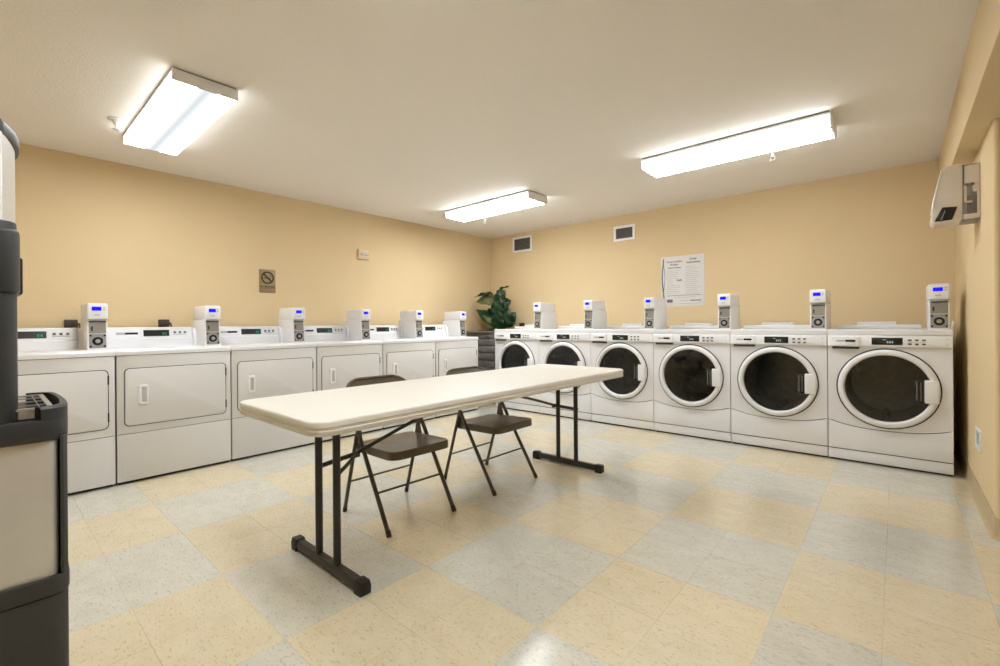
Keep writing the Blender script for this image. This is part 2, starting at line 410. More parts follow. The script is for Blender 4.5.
def make_dryer(label):
    F = -0.36; B = 0.36; HW = 0.3415
    t = thing('dryer', label, 'dryer', group='white dryers along the left wall')
    bm = new(); box(bm, (-HW, F+0.006, 0.02), (HW, B, 0.868)); obj('cabinet', bm, 'enamel2', t)
    bm = new(); box(bm, (-HW+0.01, F+0.03, 0.0), (HW-0.01, B-0.02, 0.02)); obj('toe_kick', bm, 'seam', t)
    bm = new(); prism(bm, rrect(2*HW, 0.527, 0.006, 3, 0, 0.6015), 'y', F, F+0.012, 0.002)
    for sx in (-1, 1):
        lathe(bm, [(0, 0), (0.005, 0), (0.004, 0.002), (0, 0.002)], Matrix.Translation((sx*0.30, F, 0.838)) @ Matrix.Rotation(PI/2, 4, 'X'), 10)
    obj('front_panel', bm, 'enamel2', t)
    bm = new(); prism(bm, rrect(2*HW, 0.315, 0.006, 3, 0, 0.1775), 'y', F, F+0.012, 0.002); obj('lower_panel', bm, 'enamel2', t)
    bm = new(); box(bm, (-HW+0.004, F+0.004, 0.334), (HW-0.004, F+0.02, 0.340)); obj('panel_seam', bm, 'seam', t)
    bm = new(); box(bm, (-HW+0.004, F+0.003, 0.8635), (HW-0.004, F+0.02, 0.8690)); obj('panel_seam', bm, 'seam', t)
    bm = new(); prism(bm, [(F-0.004, 0.868), (F-0.004, 0.893), (F+0.006, 0.905), (B, 0.905), (B, 0.868)], 'x', -0.3455, 0.3455, 0.002)
    obj('top_panel', bm, 'enamel', t)
    # door
    dw, dh, dcx, dcz = 0.604, 0.384, 0.003, 0.583
    bm = new(); prism(bm, rrect(dw, dh, 0.028, 6, dcx, dcz), 'y', F-0.007, F+0.002, 0.003); d = obj('door', bm, 'enamel2', t)
    bm = new(); prism(bm, rrect(dw+0.010, dh+0.009, 0.031, 6, dcx, dcz), 'y', F-0.0015, F+0.003); obj('door_gasket', bm, 'seam', d)
    hx, hz = -0.203, 0.594
    bm = new(); prism(bm, rrect(0.058, 0.138, 0.010, 4, hx, hz), 'y', F-0.011, F-0.005, 0.002)
    prism(bm, rrect(0.050, 0.016, 0.006, 4, hx, hz+0.058), 'y', F-0.020, F-0.008, 0.003)
    prism(bm, rrect(0.016, 0.118, 0.006, 4, hx-0.017, hz), 'y', F-0.020, F-0.008, 0.003)
    prism(bm, rrect(0.010, 0.118, 0.004, 4, hx+0.022, hz), 'y', F-0.018, F-0.008, 0.002)
    prism(bm, rrect(0.050, 0.014, 0.006, 4, hx, hz-0.058), 'y', F-0.018, F-0.008, 0.003)
    obj('door_handle', bm, 'panelwhite', d)
    bm = new(); prism(bm, rrect(0.026, 0.098, 0.004, 3, hx+0.004, hz), 'y', F-0.0125, F-0.009); obj('handle_recess', bm, 'handlegrey', d)
    for zz in (0.71, 0.465):
        bm = new(); box(bm, (dcx+dw/2-0.002, F-0.009, zz-0.03), (dcx+dw/2+0.007, F+0.001, zz+0.03), 0.002); obj('hinge', bm, 'seam', d)
    # console
    yc = 0.095; x0, x1 = -HW, 0.205
    bm = new(); prism(bm, [(yc-0.03, 0.905), (yc-0.022, 0.966), (yc, 0.972), (yc+0.012, 1.05), (yc+0.03, 1.057), (0.345, 1.057), (0.345, 0.905)], 'x', x0, x1, 0.003)
    c = obj('control_console', bm, 'panelwhite', t)
    bm = new(); prism(bm, [(yc-0.035, 0.905), (yc-0.035, 0.97), (yc-0.01, 1.04), (yc+0.04, 1.052), (0.345, 1.052), (0.345, 0.905)], 'x', x1+0.003, x1+0.034, 0.003)
    obj('console_end', bm, 'enamel', c)
    def yf(z): return yc + 0.012*(z-0.972)/0.078 - 0.002
    def plate(bm, a, b_, z0, z1, d=0.0): prism(bm, [(yf(z0)-d, z0), (yf(z1)-d, z1), (yf(z1)+0.006, z1), (yf(z0)+0.006, z0)], 'x', a, b_)
    bm = new(); plate(bm, -0.112, 0.052, 0.986, 1.034); obj('display', bm, 'black', c)
    bm = new()
    for k in range(2): plate(bm, 0.008+0.016*k, 0.018+0.016*k, 0.997, 1.014, 0.0008)
    obj('display_digits', bm, 'green', c)
    bm = new(); plate(bm, -0.275, -0.145, 1.000, 1.018); obj('name_plate', bm, 'grey_pl', c)
    bm = new(); plate(bm, -0.222, -0.147, 1.002, 1.016, 0.0008); obj('name_plate_bar', bm, 'black', c)
    for k in range(3):
        bm = new(); xx = 0.082+0.034*k
        plate(bm, xx, xx+0.015, 1.006, 1.022, 0.003); obj('button', bm, 'btn', c)
    bm = new(); plate(bm, 0.078, 0.168, 0.995, 0.999, 0.0005); obj('button_rule', bm, 'grey_pl', c)
    payment_meter(t, HW-0.006, -0.158, 0.905)
    return t

D0 = -0.117
dlab = ['white dryer half hidden behind the black and steel water dispenser',
        'white dryer with its whole front in view, right of the one behind the water dispenser',
        'white dryer whose right half stands behind the near left corner of the table',
        'white dryer behind the nearer chair back, third from the planter end of its row',
        'white dryer seen past the gap between the two chair backs, second from the corner plant',
        'white dryer at the corner end of its row beside the grey planter']
d0 = make_dryer(dlab[0]); d0.location = (-4.258, D0+W/2, 0); d0.rotation_euler = (0, 0, PI/2)
for i in range(1, 6): dup(d0, (-4.258, D0+W*(i+0.5), 0), dlab[i])

def make_washer(label):
    F = -0.40; B = 0.40; HW = 0.342
    t = thing('washing_machine', label, 'washing machine', group='white front loading washers along the back wall')
    bm = new()
    box(bm, (-HW, F+0.02, 0.10), (-HW+0.012, B, 0.955)); box(bm, (HW-0.012, F+0.02, 0.10), (HW, B, 0.955))
    box(bm, (-HW+0.012, B-0.012, 0.10), (HW-0.012, B, 0.955)); box(bm, (-HW+0.012, F+0.02, 0.10), (HW-0.012, B-0.012, 0.112))
    obj('cabinet', bm, 'enamel', t)
    # riser base
    bm = new(); box(bm, (-HW, F+0.004, 0.016), (HW, B, 0.089), 0.003); obj('riser_base', bm, 'enamel', t)
    bm = new(); box(bm, (-HW+0.01, F+0.03, 0), (HW-0.01, B-0.03, 0.018)); box(bm, (-HW+0.004, F+0.010, 0.088), (HW-0.004, B-0.02, 0.101)); obj('base_shadow_strip', bm, 'seam', t)
    # front panel with a round door opening, its lower edge a shallow curve
    cz = 0.57; R = 0.262
    def curve(x): return 0.262 + 0.048*abs(x/HW)**2.6
    def outer(a):
        dx, dz = math.cos(a), math.sin(a)
        best = 9
        if abs(dx) > 1e-9: best = min(best, HW/abs(dx))
        if dz > 1e-9: best = min(best, (0.866-cz)/dz)
        if dz < -1e-9:
            lo, hi = 0, best
            for _ in range(40):
                m_ = (lo+hi)/2
                if cz+m_*dz > curve(max(-HW, min(HW, m_*dx)))+0.003: lo = m_
                else: hi = m_
            best = lo
        return (dx*best, cz+dz*best)
    angs = sorted([2*PI*k/72 for k in range(72)] + [math.atan2(0.866-cz, HW), PI-math.atan2(0.866-cz, HW), -math.atan2(cz-0.313, HW) % (2*PI), PI+math.atan2(cz-0.313, HW)])
    bm = new(); fo, fi, bo, bi = [], [], [], []
    for a in angs:
        o_ = outer(a); i_ = (R*math.cos(a), cz+R*math.sin(a))
        fo.append(bm.verts.new((o_[0], F, o_[1]))); fi.append(bm.verts.new((i_[0], F, i_[1])))
        bo.append(bm.verts.new((o_[0], F+0.02, o_[1]))); bi.append(bm.verts.new((i_[0], F+0.05, i_[1])))
    n = len(angs)
    for k in range(n):
        j = (k+1) % n
        bm.faces.new((fo[k], fo[j], fi[j], fi[k])); bm.faces.new((fo[k], bo[k], bo[j], fo[j])); bm.faces.new((fi[k], fi[j], bi[j], bi[k]))
    obj('front_panel', bm, 'enamel', t)
    xs = [-HW+2*HW*k/30 for k in range(31)]
    bm = new(); prism(bm, [(-HW, 0.096), (HW, 0.096)] + [(x, curve(x)-0.003) for x in xs[::-1]], 'y', F, F+0.02, 0.0015); obj('lower_panel', bm, 'enamel', t)
    bm = new(); box(bm, (-HW+0.013, F+0.012, 0.24), (HW-0.013, F+0.022, 0.315)); obj('panel_seam', bm, 'seam', t)
    # drum
    Mx = Matrix.Translation((0, F, cz)) @ Matrix.Rotation(PI/2, 4, 'X')      # local z points at the viewer
    bm = new(); lathe(bm, [(R+0.004, -0.03), (0.235, -0.06), (0.235, -0.42), (0.225, -0.44), (0, -0.45)], Mx, 48)
    for k in range(3):
        a = 2*PI*k/3+0.5
        m2 = Mx @ Matrix.Rotation(a, 4, 'Z')
        prism(bm, [(0.236, -0.03), (0.19, 0.0), (0.236, 0.03)], 'z', -0.42, -0.08, mtx=m2)
    obj('drum', bm, 'drum', t)
    # door
    bm = new(); lathe(bm, [(0.239, 0.000), (0.241, 0.020), (0.248, 0.030), (0.259, 0.033), (0.271, 0.029), (0.280, 0.018), (0.283, 0.002), (0.268, -0.01), (0.250, -0.02), (0.239, 0.000)], Mx, 64)
    d = obj('door', bm, 'ring', t)
    bm = new(); lathe(bm, [(0.282, 0.0006), (0.282, 0.006), (0.290, 0.005), (0.290, 0.0006)], Mx, 64); obj('door_gasket', bm, 'seam', d)
    bm = new(); lathe(bm, [(0.2395, 0.004), (0.20, 0.0045), (0.15, 0.005), (0.10, 0.0055), (0.05, 0.006), (0, 0.006)], Mx, 48); obj('door_window', bm, 'glass', d)
    bm = new(); box(bm, (0.200, F-0.040, cz-0.080), (0.274, F-0.008, cz+0.078), 0.008, 3); obj('door_handle', bm, 'ring', d)
    bm = new(); box(bm, (0.146, F-0.020, cz-0.080), (0.197, F-0.004, cz+0.076), 0.004); obj('handle_recess', bm, 'black', d)
    bm = new(); box(bm, (0.158, F-0.022, cz-0.066), (0.164, F-0.018, cz+0.062)); box(bm, (0.180, F-0.022, cz-0.066), (0.184, F-0.018, cz+0.062)); obj('recess_rib', bm, 'louver', d)
    # control panel
    P = F-0.014
    bm = new(); prism(bm, [(P, 0.874), (P, 0.945), (P+0.006, 0.953), (F+0.03, 0.953), (F+0.03, 0.868), (P+0.006, 0.868)], 'x', -HW, HW, 0.002)
    c = obj('control_panel', bm, 'panelwhite', t)
    bm = new(); prism(bm, rrect(0.40, 0.066, 0.006, 4, 0.118, 0.911), 'y', P-0.002, P+0.004, 0.001); obj('fascia', bm, 'panelwhite', c)
    bm = new(); box(bm, (-0.080, P-0.004, 0.886), (0.090, P+0.002, 0.938), 0.001); obj('display', bm, 'black', c)
    bm = new()
    for k in range(3): box(bm, (0.005+0.013*k, P-0.0048, 0.899), (0.013+0.013*k, P-0.002, 0.914))
    box(bm, (-0.018, P-0.0048, 0.921), (0.0, P-0.002, 0.926)); obj('display_digits', bm, 'palegreen', c)
    for q in range(2):
        for k in range(3):
            bm = new(); xx = 0.118+0.036*k; zz = 0.922-0.028*q
            box(bm, (xx, P-0.005, zz-0.006), (xx+0.019, P, zz+0.006), 0.0025); obj('button', bm, 'btn', c)
    bm = new(); box(bm, (0.116, P-0.0028, 0.9065), (0.212, P, 0.9085)); 
    for zz in (0.892, 0.930): box(bm, (0.312, P-0.003, zz-0.003), (0.318, P, zz+0.003))
    obj('panel_mark', bm, 'grey_pl', c)
    bm = new(); prism(bm, [(P-0.016, 0.880), (P-0.013, 0.940), (P-0.004, 0.948), (P+0.01, 0.948), (P+0.01, 0.870), (P-0.008, 0.870)], 'x', -0.315, -0.148, 0.003)
    dr = obj('detergent_drawer', bm, 'panelwhite', t)
    bm = new(); box(bm, (-0.312, P-0.010, 0.853), (-0.151, F+0.004, 0.8695), 0.003); obj('drawer_under_shadow', bm, 'seam', dr)  # dark box painted as the shadow under the drawer handle
    bm = new(); prism(bm, [(P-0.0165, 0.905), (P-0.0160, 0.920), (P-0.01, 0.920), (P-0.01, 0.905)], 'x', -0.232, -0.172); obj('name_plate_bar', bm, 'black', dr)
    bm = new(); prism(bm, [(P-0.0165, 0.907), (P-0.0160, 0.918), (P-0.01, 0.918), (P-0.01, 0.907)], 'x', -0.285, -0.236); obj('name_plate', bm, 'grey_pl', dr)
    # lid and rear service cover
    bm = new(); prism(bm, [(F-0.010, 0.956), (F-0.010, 0.988), (F-0.003, 0.995), (B, 0.995), (B, 0.956)], 'x', -0.3435, 0.3435, 0.002); obj('top_panel', bm, 'enamel', t)
    bm = new(); box(bm, (-0.325, -0.03, 0.995), (0.20, 0.38, 1.028), 0.008); r = obj('rear_cover', bm, 'enamel', t)
    bm = new(); box(bm, (-0.185, 0.02, 1.027), (0.055, 0.10, 1.053), 0.003); obj('dispenser_cap', bm, 'grey_pl' if False else 'plastic', r)
    payment_meter(t, HW-0.009, -0.335, 0.995)
    return t
W0, W = -3.847, 0.689
wlab = ['white front loading washer at the corner end of its row beside the plant',
        'white front loading washer behind the far end of the table, lower front hidden by it',
        'white front loading washer with the far right table corner crossing its door glass',
        'white front loading washer with dark laundry pressed behind its round glass',
        'white front loading washer with an empty drum, second from the right hand wall',
        'white front loading washer nearest the right hand wall']
w0 = make_washer(wlab[0]); w0.location = (W0+W/2, 4.69, 0)
ws = [w0]
for i in range(1, 6): ws.append(dup(w0, (W0+W*(i+0.5), 4.69, 0), wlab[i]))

# dark laundry inside the fourth washer
bm = new()
cx, cy, cz = W0+W*3.5, 4.69-0.40+0.165, 0.545
nu, nv = 40, 24; grid = []
for j in range(nv+1):
    ph = PI*j/nv; row = []
    for i in range(nu):
        th_ = 2*PI*i/nu
        k = 1 + 0.07*math.sin(5*th_+2*math.sin(3*ph)) + 0.06*math.sin(9*th_+4*ph) + 0.04*math.sin(13*ph+2*th_)
        row.append(bm.verts.new((cx+0.185*k*math.sin(ph)*math.cos(th_), cy+0.12*k*math.cos(ph), cz+0.165*k*math.sin(ph)*math.sin(th_))))
    grid.append(row)
for j in range(nv):
    for i in range(nu): bm.faces.new((grid[j][i], grid[j][(i+1) % nu], grid[j+1][(i+1) % nu], grid[j+1][i]))
bmesh.ops.remove_doubles(bm, verts=list(bm.verts), dist=0.0005)
o = obj('laundry', bm, 'cloth'); o['label'] = 'dark crumpled laundry behind the round glass of the fourth washer from the corner'; o['category'] = 'laundry'

# loose drain hose behind the end washer
bm = new(); tube(bm, smooth_path([(0.292, 4.86, 0.72), (0.315, 4.87, 0.85), (0.325, 4.92, 0.98), (0.335, 4.97, 1.05)], 6), 0.010, 8)
obj('drain_hose', bm, 'plastic', ws[5], loc=(-(W0+W*5.5), -4.69, 0))

# ------------------------------------------------------------------ folding table
TX0, TX1, TY0, TY1, TZ = -2.243, -1.492, 0.742, 3.113, 0.722
tcx, tcy = (TX0+TX1)/2, (TY0+TY1)/2
t = thing('folding_table', 'long off white plastic folding table on black legs in the middle of the room', 'table', (tcx, tcy, 0))
tw, tl = TX1-TX0, TY1-TY0
bm = new()
def lay(sc, z): return [bm.verts.new((x, y, z)) for x, y in rrect(tw-2*sc, tl-2*sc, 0.075-sc*0.5, 8)]
rg = [lay(0.02, TZ-0.053), lay(0.004, TZ-0.054), lay(0.001, TZ-0.050), lay(0.0, TZ-0.036), lay(0.003, TZ-0.034), lay(0.003, TZ-0.025), lay(0.0, TZ-0.023), lay(0.0, TZ-0.008), lay(0.0015, TZ-0.003), lay(0.005, TZ-0.0005), lay(0.010, TZ), lay(0.03, TZ)]
for a, b_ in zip(rg, rg[1:]):
    for k in range(len(a)): bm.faces.new((a[k], a[(k+1) % len(a)], b_[(k+1) % len(a)], b_[k]))
bm.faces.new(rg[0][::-1]); bm.faces.new(rg[-1])
obj('table_top', bm, 'table', t, sharp=50)
for s in (-1, 1):
    yl = s*0.9475
    for lx in (-0.072, 0.083):
        bm = new(); tube(bm, [(lx, yl, 0.045), (lx, yl, TZ-0.053)], 0.016, 12); obj('leg', bm, 'frame', t)
    bm = new(); prism(bm, [(-0.020, 0.012), (0.020, 0.012), (0.022, 0.030), (0.014, 0.048), (-0.014, 0.048), (-0.022, 0.030)], 'x', -0.27, 0.27)
    for v in bm.verts: v.co.y += yl
    f = obj('foot', bm, 'frame', t)
    for e in (-1, 1):
        bm = new(); pr_ = [(-0.024, 0.0), (0.024, 0.0), (0.026, 0.032), (0.019, 0.054), (-0.019, 0.054), (-0.026, 0.032)]
        a, b_ = sorted((e*0.248, e*0.302)); prism(bm, pr_, 'x', a, b_, 0.006)
        for v in bm.verts: v.co.y += yl
        obj('foot_cap', bm, 'rubber', f)
    # Y shaped folding brace: two links from the legs meet and run on to the underside of the top
    jy, jz = yl-s*0.145, 0.466
    bm = new()
    for lx in (-0.072, 0.083):
        tube(bm, smooth_path([(lx, yl-s*0.012, 0.430), (lx*0.5-0.004, yl-s*0.085, 0.449), (-0.008, jy, jz)], 4), 0.008, 8, flat=(0.006, 0.011))
    tube(bm, smooth_path([(-0.008, jy+s*0.02, jz-0.006), (-0.008, jy-s*0.20, 0.525), (-0.008, jy-s*0.40, 0.580), (-0.008, jy-s*0.68, 0.655), (-0.008, jy-s*0.74, TZ-0.060)], 5), 0.009, 8)
    b2 = obj('brace', bm, 'frame', t)
    bm = new(); box(bm, (-0.018, jy-0.018, jz-0.016), (0.003, jy+0.018, jz+0.008), 0.003)
    for lx in (-0.072, 0.083): lathe(bm, [(0, -0.02), (0.006, -0.02), (0.006, 0.02), (0, 0.02)], Matrix.Translation((lx, yl, 0.430)) @ Matrix.Rotation(PI/2, 4, 'Y'), 10)
    obj('brace_joint', bm, 'frame', b2)
    bm = new(); box(bm, (-0.13, yl-0.02, TZ-0.062), (0.115, yl+0.02, TZ-0.052), 0.002); obj('leg_bracket', bm, 'frame', t)

# ------------------------------------------------------------------ folding chairs (local +X is the way the sitter faces)
def make_chair(label):
    t = thing('folding_chair', label, 'chair', group='brown folding chairs at the table')
    yw = 0.212; r = 0.0115
    # front leg tube runs up to the back; built as two legs and the arched back frame
    ax, az = -0.065, 0.478
    for s in (-1, 1):
        bm = new(); tube(bm, [(0.232, s*yw, 0.012), (ax-0.012, s*yw, az+0.022)], r, 10); l = obj('leg', bm, 'chair_t', t)
        bm = new(); tube(bm, [(0.2385, s*yw, 0.0), (0.2235, s*yw, 0.028)], r+0.0015, 10); obj('foot_cap', bm, 'dkbrown', l)
        bm = new(); tube(bm, [(-0.222, s*(yw-0.003), 0.012), (-0.088, s*(yw-0.003), 0.44), (ax-0.006, s*(yw-0.006), az+0.008)], r-0.001, 10); l = obj('leg', bm, 'chair_t', t)
        bm = new(); tube(bm, [(-0.2255, s*(yw-0.003), 0.0), (-0.217, s*(yw-0.003), 0.028)], r+0.0010, 10); obj('foot_cap', bm, 'dkbrown', l)
        bm = new(); prism(bm, [(ax-0.045, 0.375), (ax+0.03, 0.385), (ax+0.004, az), (ax-0.02, az+0.01)], 'y', s*(yw-0.018)-0.002, s*(yw-0.018)+0.002)
        for (px, pz) in ((ax-0.01, az-0.02), (ax-0.025, 0.40)):
            lathe(bm, [(0, -0.006), (0.006, -0.006), (0.006, 0.006), (0, 0.006)], Matrix.Translation((px, s*(yw-0.018), pz)) @ Matrix.Rotation(PI/2, 4, 'X'), 10)
        obj('hinge_bracket', bm, 'chair_t', t)
    for (x, z) in ((0.125, 0.19), (-0.172, 0.18)):
        bm = new(); tube(bm, [(x, -yw, z), (x, yw, z)], 0.006, 8); obj('stretcher', bm, 'chair_t', t)
    # back frame: hoop over the top
    def sl(z): return ax - 0.16*((z-az)/0.27) - 0.02*max(0, (z-0.66)/0.09)
    hoop = [(sl(az-0.01)-0.0, -yw, az-0.01)] + [(sl(z), -yw, z) for z in (0.56, 0.64)] 
    arc = []
    for k in range(0, 9):
        a = PI/2*k/8; arc.append((-(yw-0.105) - 0.105*math.cos(a), 0.665+0.072*math.sin(a)))
    full = arc + [(-y, z) for y, z in arc[::-1]]
    P = hoop + [(sl(z) - 0.012*(1-(y/yw)**2), y, z + 0.006*(1-(y/yw)**2)) for y, z in full] + [(x, -y, z) for x, y, z in hoop[::-1]]
    bm = new(); tube(bm, P, r-0.003, 10); obj('back_frame', bm, 'chair', t)
    # backrest: curved sheet with rolled edges filling the hoop
    bm = new(); nU, nV = 20, 8; g = []
    for side in (0.004, -0.004):
        gg = []
        for j in range(nV+1):
            row = []
            for i in range(nU+1):
                y = -1+2*i/nU; 
                hw = yw-0.006
                yy = y*hw
                top = 0.665 + (0.070*math.sqrt(max(0, 1-((abs(yy)-(yw-0.105))/0.105)**2)) if abs(yy) > yw-0.105 else 0.070)
                top += 0.004*(1-y*y)
                z = 0.575 + (top-0.575)*j/nV
                row.append(bm.verts.new((sl(z) - 0.016*(1-y*y) + side, yy, z)))
            gg.append(row)
        g.append(gg)
    for gg in g:
        for j in range(nV):
            for i in range(nU): bm.faces.new((gg[j][i], gg[j][i+1], gg[j+1][i+1], gg[j+1][i]))
    A, B_ = g
    loop = [(0, i) for i in range(nU+1)] + [(j, nU) for j in range(1, nV+1)] + [(nV, i) for i in range(nU-1, -1, -1)] + [(j, 0) for j in range(nV-1, 0, -1)]
    for k in range(len(loop)):
        p, q = loop[k], loop[(k+1) % len(loop)]
        bm.faces.new((A[p[0]][p[1]], A[q[0]][q[1]], B_[q[0]][q[1]], B_[p[0]][p[1]]))
    obj('backrest', bm, 'chair', t)
    # seat: pressed steel pan, rounded at the front
    pts = []
    x0, x1, h = -0.145, 0.248, 0.195
    for (cx, cy, rr, a0) in ((x1-0.06, h-0.06, 0.06, 0), (x0+0.03, h-0.035, 0.03, 90), (x0+0.03, -(h-0.035), 0.03, 180), (x1-0.06, -(h-0.06), 0.06, 270)):
        for k in range(7):
            a = math.radians(a0+90*k/6); pts.append((cx+rr*math.cos(a), cy+rr*math.sin(a)))
    bm = new()
    def lay(s, z, dip=0): return [bm.verts.new((0.06+(x-0.06)*s, y*s, z+(x)*0.03)) for x, y in pts]
    rg = [lay(0.97, 0.364), lay(1.0, 0.364), lay(1.0, 0.396), lay(0.992, 0.403), lay(0.97, 0.406), lay(0.86, 0.403), lay(0.6, 0.398), lay(0.3, 0.396)]
    for a, b_ in zip(rg, rg[1:]):
        for k in range(len(a)): bm.faces.new((a[k], a[(k+1) % len(a)], b_[(k+1) % len(a)], b_[k]))
    bm.faces.new(rg[0][::-1]); bm.faces.new(rg[-1])
    obj('seat', bm, 'chair', t)
    return t
c0 = make_chair('brown metal folding chair pushed under the table, nearer the water dispenser')
c0.location = (-2.135, 1.548, 0); c0.rotation_euler = (0, 0, math.radians(-2.5))
dup(c0, (-2.105, 2.283, 0), 'brown metal folding chair pushed under the table, nearer the washers', 0.0)

# ------------------------------------------------------------------ ceiling lights
def light(label, cx, cy, lx, ly, lens, grp='fluorescent ceiling lights'):
    t = thing('ceiling_light', label, 'light', (cx, cy, ZC), 0, grp)
    bm = new(); box(bm, (-lx/2+0.012, -ly/2+0.004, -0.010), (lx/2-0.012, ly/2-0.004, 0)); obj('shadow_gap', bm, 'shadowgap', t)  # dark slab, its colour painted as the shadow gap between housing and ceiling
    if lens == 'lensA':                                    # square box lens between metal ends
        zb = -0.066; bm = new(); h = ly/2
        box(bm, (-lx/2, -h, -0.020), (lx/2, h, -0.008))
        obj('housing', bm, 'fixture', t)
        for sx in (-1, 1):
            a, b_ = sorted((sx*(lx/2-0.008), sx*(lx/2+0.001)))
            bm = new(); box(bm, (a, -h-0.001, zb-0.001), (b_, h+0.001, -0.008), 0.001); obj('end_cap', bm, 'fixture', t)
        bm = new(); box(bm, (-lx/2+0.008, -h+0.003, zb), (lx/2-0.008, h-0.003, -0.019), 0.002); obj('lens', bm, lens, t)
        return t
    zb = -0.082
    bm = new(); box(bm, (-lx/2, -ly/2, -0.024), (lx/2, ly/2, -0.009), 0.002); obj('housing', bm, 'fixture', t)
    bm = new(); h = ly/2-0.004
    prism(bm, [(-h, -0.023), (-h, -0.060), (-h+0.004, -0.072), (-h+0.014, zb), (h-0.014, zb), (h-0.004, -0.072), (h, -0.060), (h, -0.023)], 'x', -lx/2+0.010, lx/2-0.010)
    obj('lens', bm, lens, t)
    for s in (-1, 1):
        bm = new(); a, b_ = sorted((s*(lx/2-0.010), s*(lx/2+0.002))); h2 = ly/2+0.001
        prism(bm, [(-h2, -0.010), (-h2, -0.064), (-h2+0.008, -0.079), (-h2+0.016, zb-0.004), (h2-0.016, zb-0.004), (h2-0.008, -0.079), (h2, -0.064), (h2, -0.010)], 'x', a, b_, 0.002)
        obj('end_cap', bm, 'fixture', t)
    return t
light('fluorescent ceiling light with a flat lens near the left wall, nearest the water dispenser', -3.335, 0.782, 1.21, 0.302, 'lensA')
light('fluorescent ceiling light near the far corner above the plant, smallest of them in view', -3.29, 3.66, 1.205, 0.315, 'lensB')
light('fluorescent ceiling light with a ribbed lens in front of the washers, right of the others', -0.912, 3.62, 1.235, 0.315, 'lensC')
light('fluorescent ceiling light overhead, out of the frame above the camera', -0.90, 0.785, 1.205, 0.315, 'lensA')

# ------------------------------------------------------------------ sprinkler heads
def sprinkler(label, x, y):
    t = thing('sprinkler_head', label, 'sprinkler', (x, y, ZC), 0, 'ceiling sprinkler heads')
    bm = new(); lathe(bm, [(0, 0), (0.042, 0), (0.042, -0.006), (0.026, -0.014), (0, -0.014)], None, 24); obj('escutcheon', bm, 'plastic', t)
    bm = new(); lathe(bm, [(0, -0.013), (0.013, -0.013), (0.013, -0.03), (0.009, -0.036), (0, -0.036)], None, 16)
    for s in (-1, 1): tube(bm, smooth_path([(s*0.010, 0, -0.032), (s*0.016, 0, -0.046), (s*0.004, 0, -0.062)], 4), 0.0028, 6)
    obj('sprinkler_body', bm, 'plastic', t)
    bm = new(); lathe(bm, [(0, -0.060), (0.006, -0.062), (0.021, -0.064), (0.021, -0.066), (0, -0.068)], None, 16); obj('deflector', bm, 'plastic', t)
sprinkler('white ceiling sprinkler head left of the flat ceiling light, above the dryers', -3.70, 0.556)
sprinkler('tiny white ceiling sprinkler head close to the far corner light', -3.83, 4.10)
sprinkler('white ceiling sprinkler head in front of the ribbed ceiling light', -0.712, 4.03)

# ------------------------------------------------------------------ air vents on the back wall
def vent(label, x0, x1, z0, z1, slant):
    t = thing('air_vent', label, 'vent', ((x0+x1)/2, YB, (z0+z1)/2), 0, 'wall vents above the washers')
    w, h = (x1-x0)/2, (z1-z0)/2; b = 0.028
    bm = new()
    for (lo, hi) in (((-w, -0.012, -h), (w, 0, -h+b)), ((-w, -0.012, h-b), (w, 0, h)), ((-w, -0.012, -h+b), (-w+b, 0, h-b)), ((w-b, -0.012, -h+b), (w, 0, h-b))):
        box(bm, lo, hi, 0.002)
    obj('vent_frame', bm, 'fixture', t)
    bm = new(); box(bm, (-w+b, -0.002, -h+b), (w-b, 0.0, h-b)); obj('duct_back', bm, 'ventdark', t)
    n = 9; bm = new()
    for k in range(n):
        z = -h+b + (2*h-2*b)*(k+0.5)/n
        prism(bm, [(-0.010, z-0.004), (-0.009, z-0.0055), (-0.001, z+0.005), (-0.002, z+0.0065)], 'x', -w+b, w-b)
    obj('louver', bm, 'louver', t)
vent('square dark louvred wall vent in a white frame, the one nearer the room corner', -4.215, -3.868, 2.098, 2.318, 0)
vent('dark louvred wall vent in a white frame, right one of the pair above the washers', -2.606, -2.334, 2.058, 2.240, 0)

# ------------------------------------------------------------------ no smoking sign (left wall)
sy, sz = 1.845, 1.500
t = thing('no_smoking_sign', 'small bronze no smoking sign on the wall above the dryers', 'sign', (XL, sy, sz))
bm = new(); prism(bm, rrect(0.152, 0.228, 0.008, 4), 'x', 0, 0.006, 0.0015); obj('sign_plate', bm, 'sign', t)
Mw = Matrix(((0, 0, 1, 0.0065), (1, 0, 0, 0), (0, 1, 0, 0), (0, 0, 0, 1)))       # text X -> +Y, text Y -> +Z, faces +X
bm = new(); lathe(bm, [(0.047, 0), (0.047, 0.0015), (0.061, 0.0015), (0.061, 0), (0.047, 0)], Mw @ Matrix.Translation((0, 0.034, -0.001)), 40)
box(bm, (-0.055, -0.008, 0), (0.055, 0.008, 0.0016), mtx=Mw @ Matrix.Translation((0, 0.034, -0.001)) @ Matrix.Rotation(-PI/4, 4, 'Z'))
obj('prohibition_ring', bm, 'signink', t)
bm = new(); box(bm, (-0.038, -0.005, 0), (0.018, 0.004, 0.001), mtx=Mw @ Matrix.Translation((0, 0.030, -0.0006)))
box(bm, (0.022, -0.005, 0), (0.030, 0.004, 0.001), mtx=Mw @ Matrix.Translation((0, 0.030, -0.0006)))
for k in range(2): tube(bm, [tuple((Mw @ Vector((0.020+0.010*k+0.006*math.sin(q), 0.040+0.006*q, 0.0)))) for q in range(5)], 0.0014, 6)
obj('cigarette_symbol', bm, 'signink', t)
bm = new(); text_mesh(bm, 'NO SMOKING', 0.0235, Mw @ Matrix.Translation((0, -0.056, 0)), bold=0.0006); obj('sign_lettering', bm, 'signink', t)
bm = new(); box(bm, (0.005, -0.074, -0.0735), (0.008, 0.074, -0.0715)); obj('plate_edge', bm, 'signink', t)

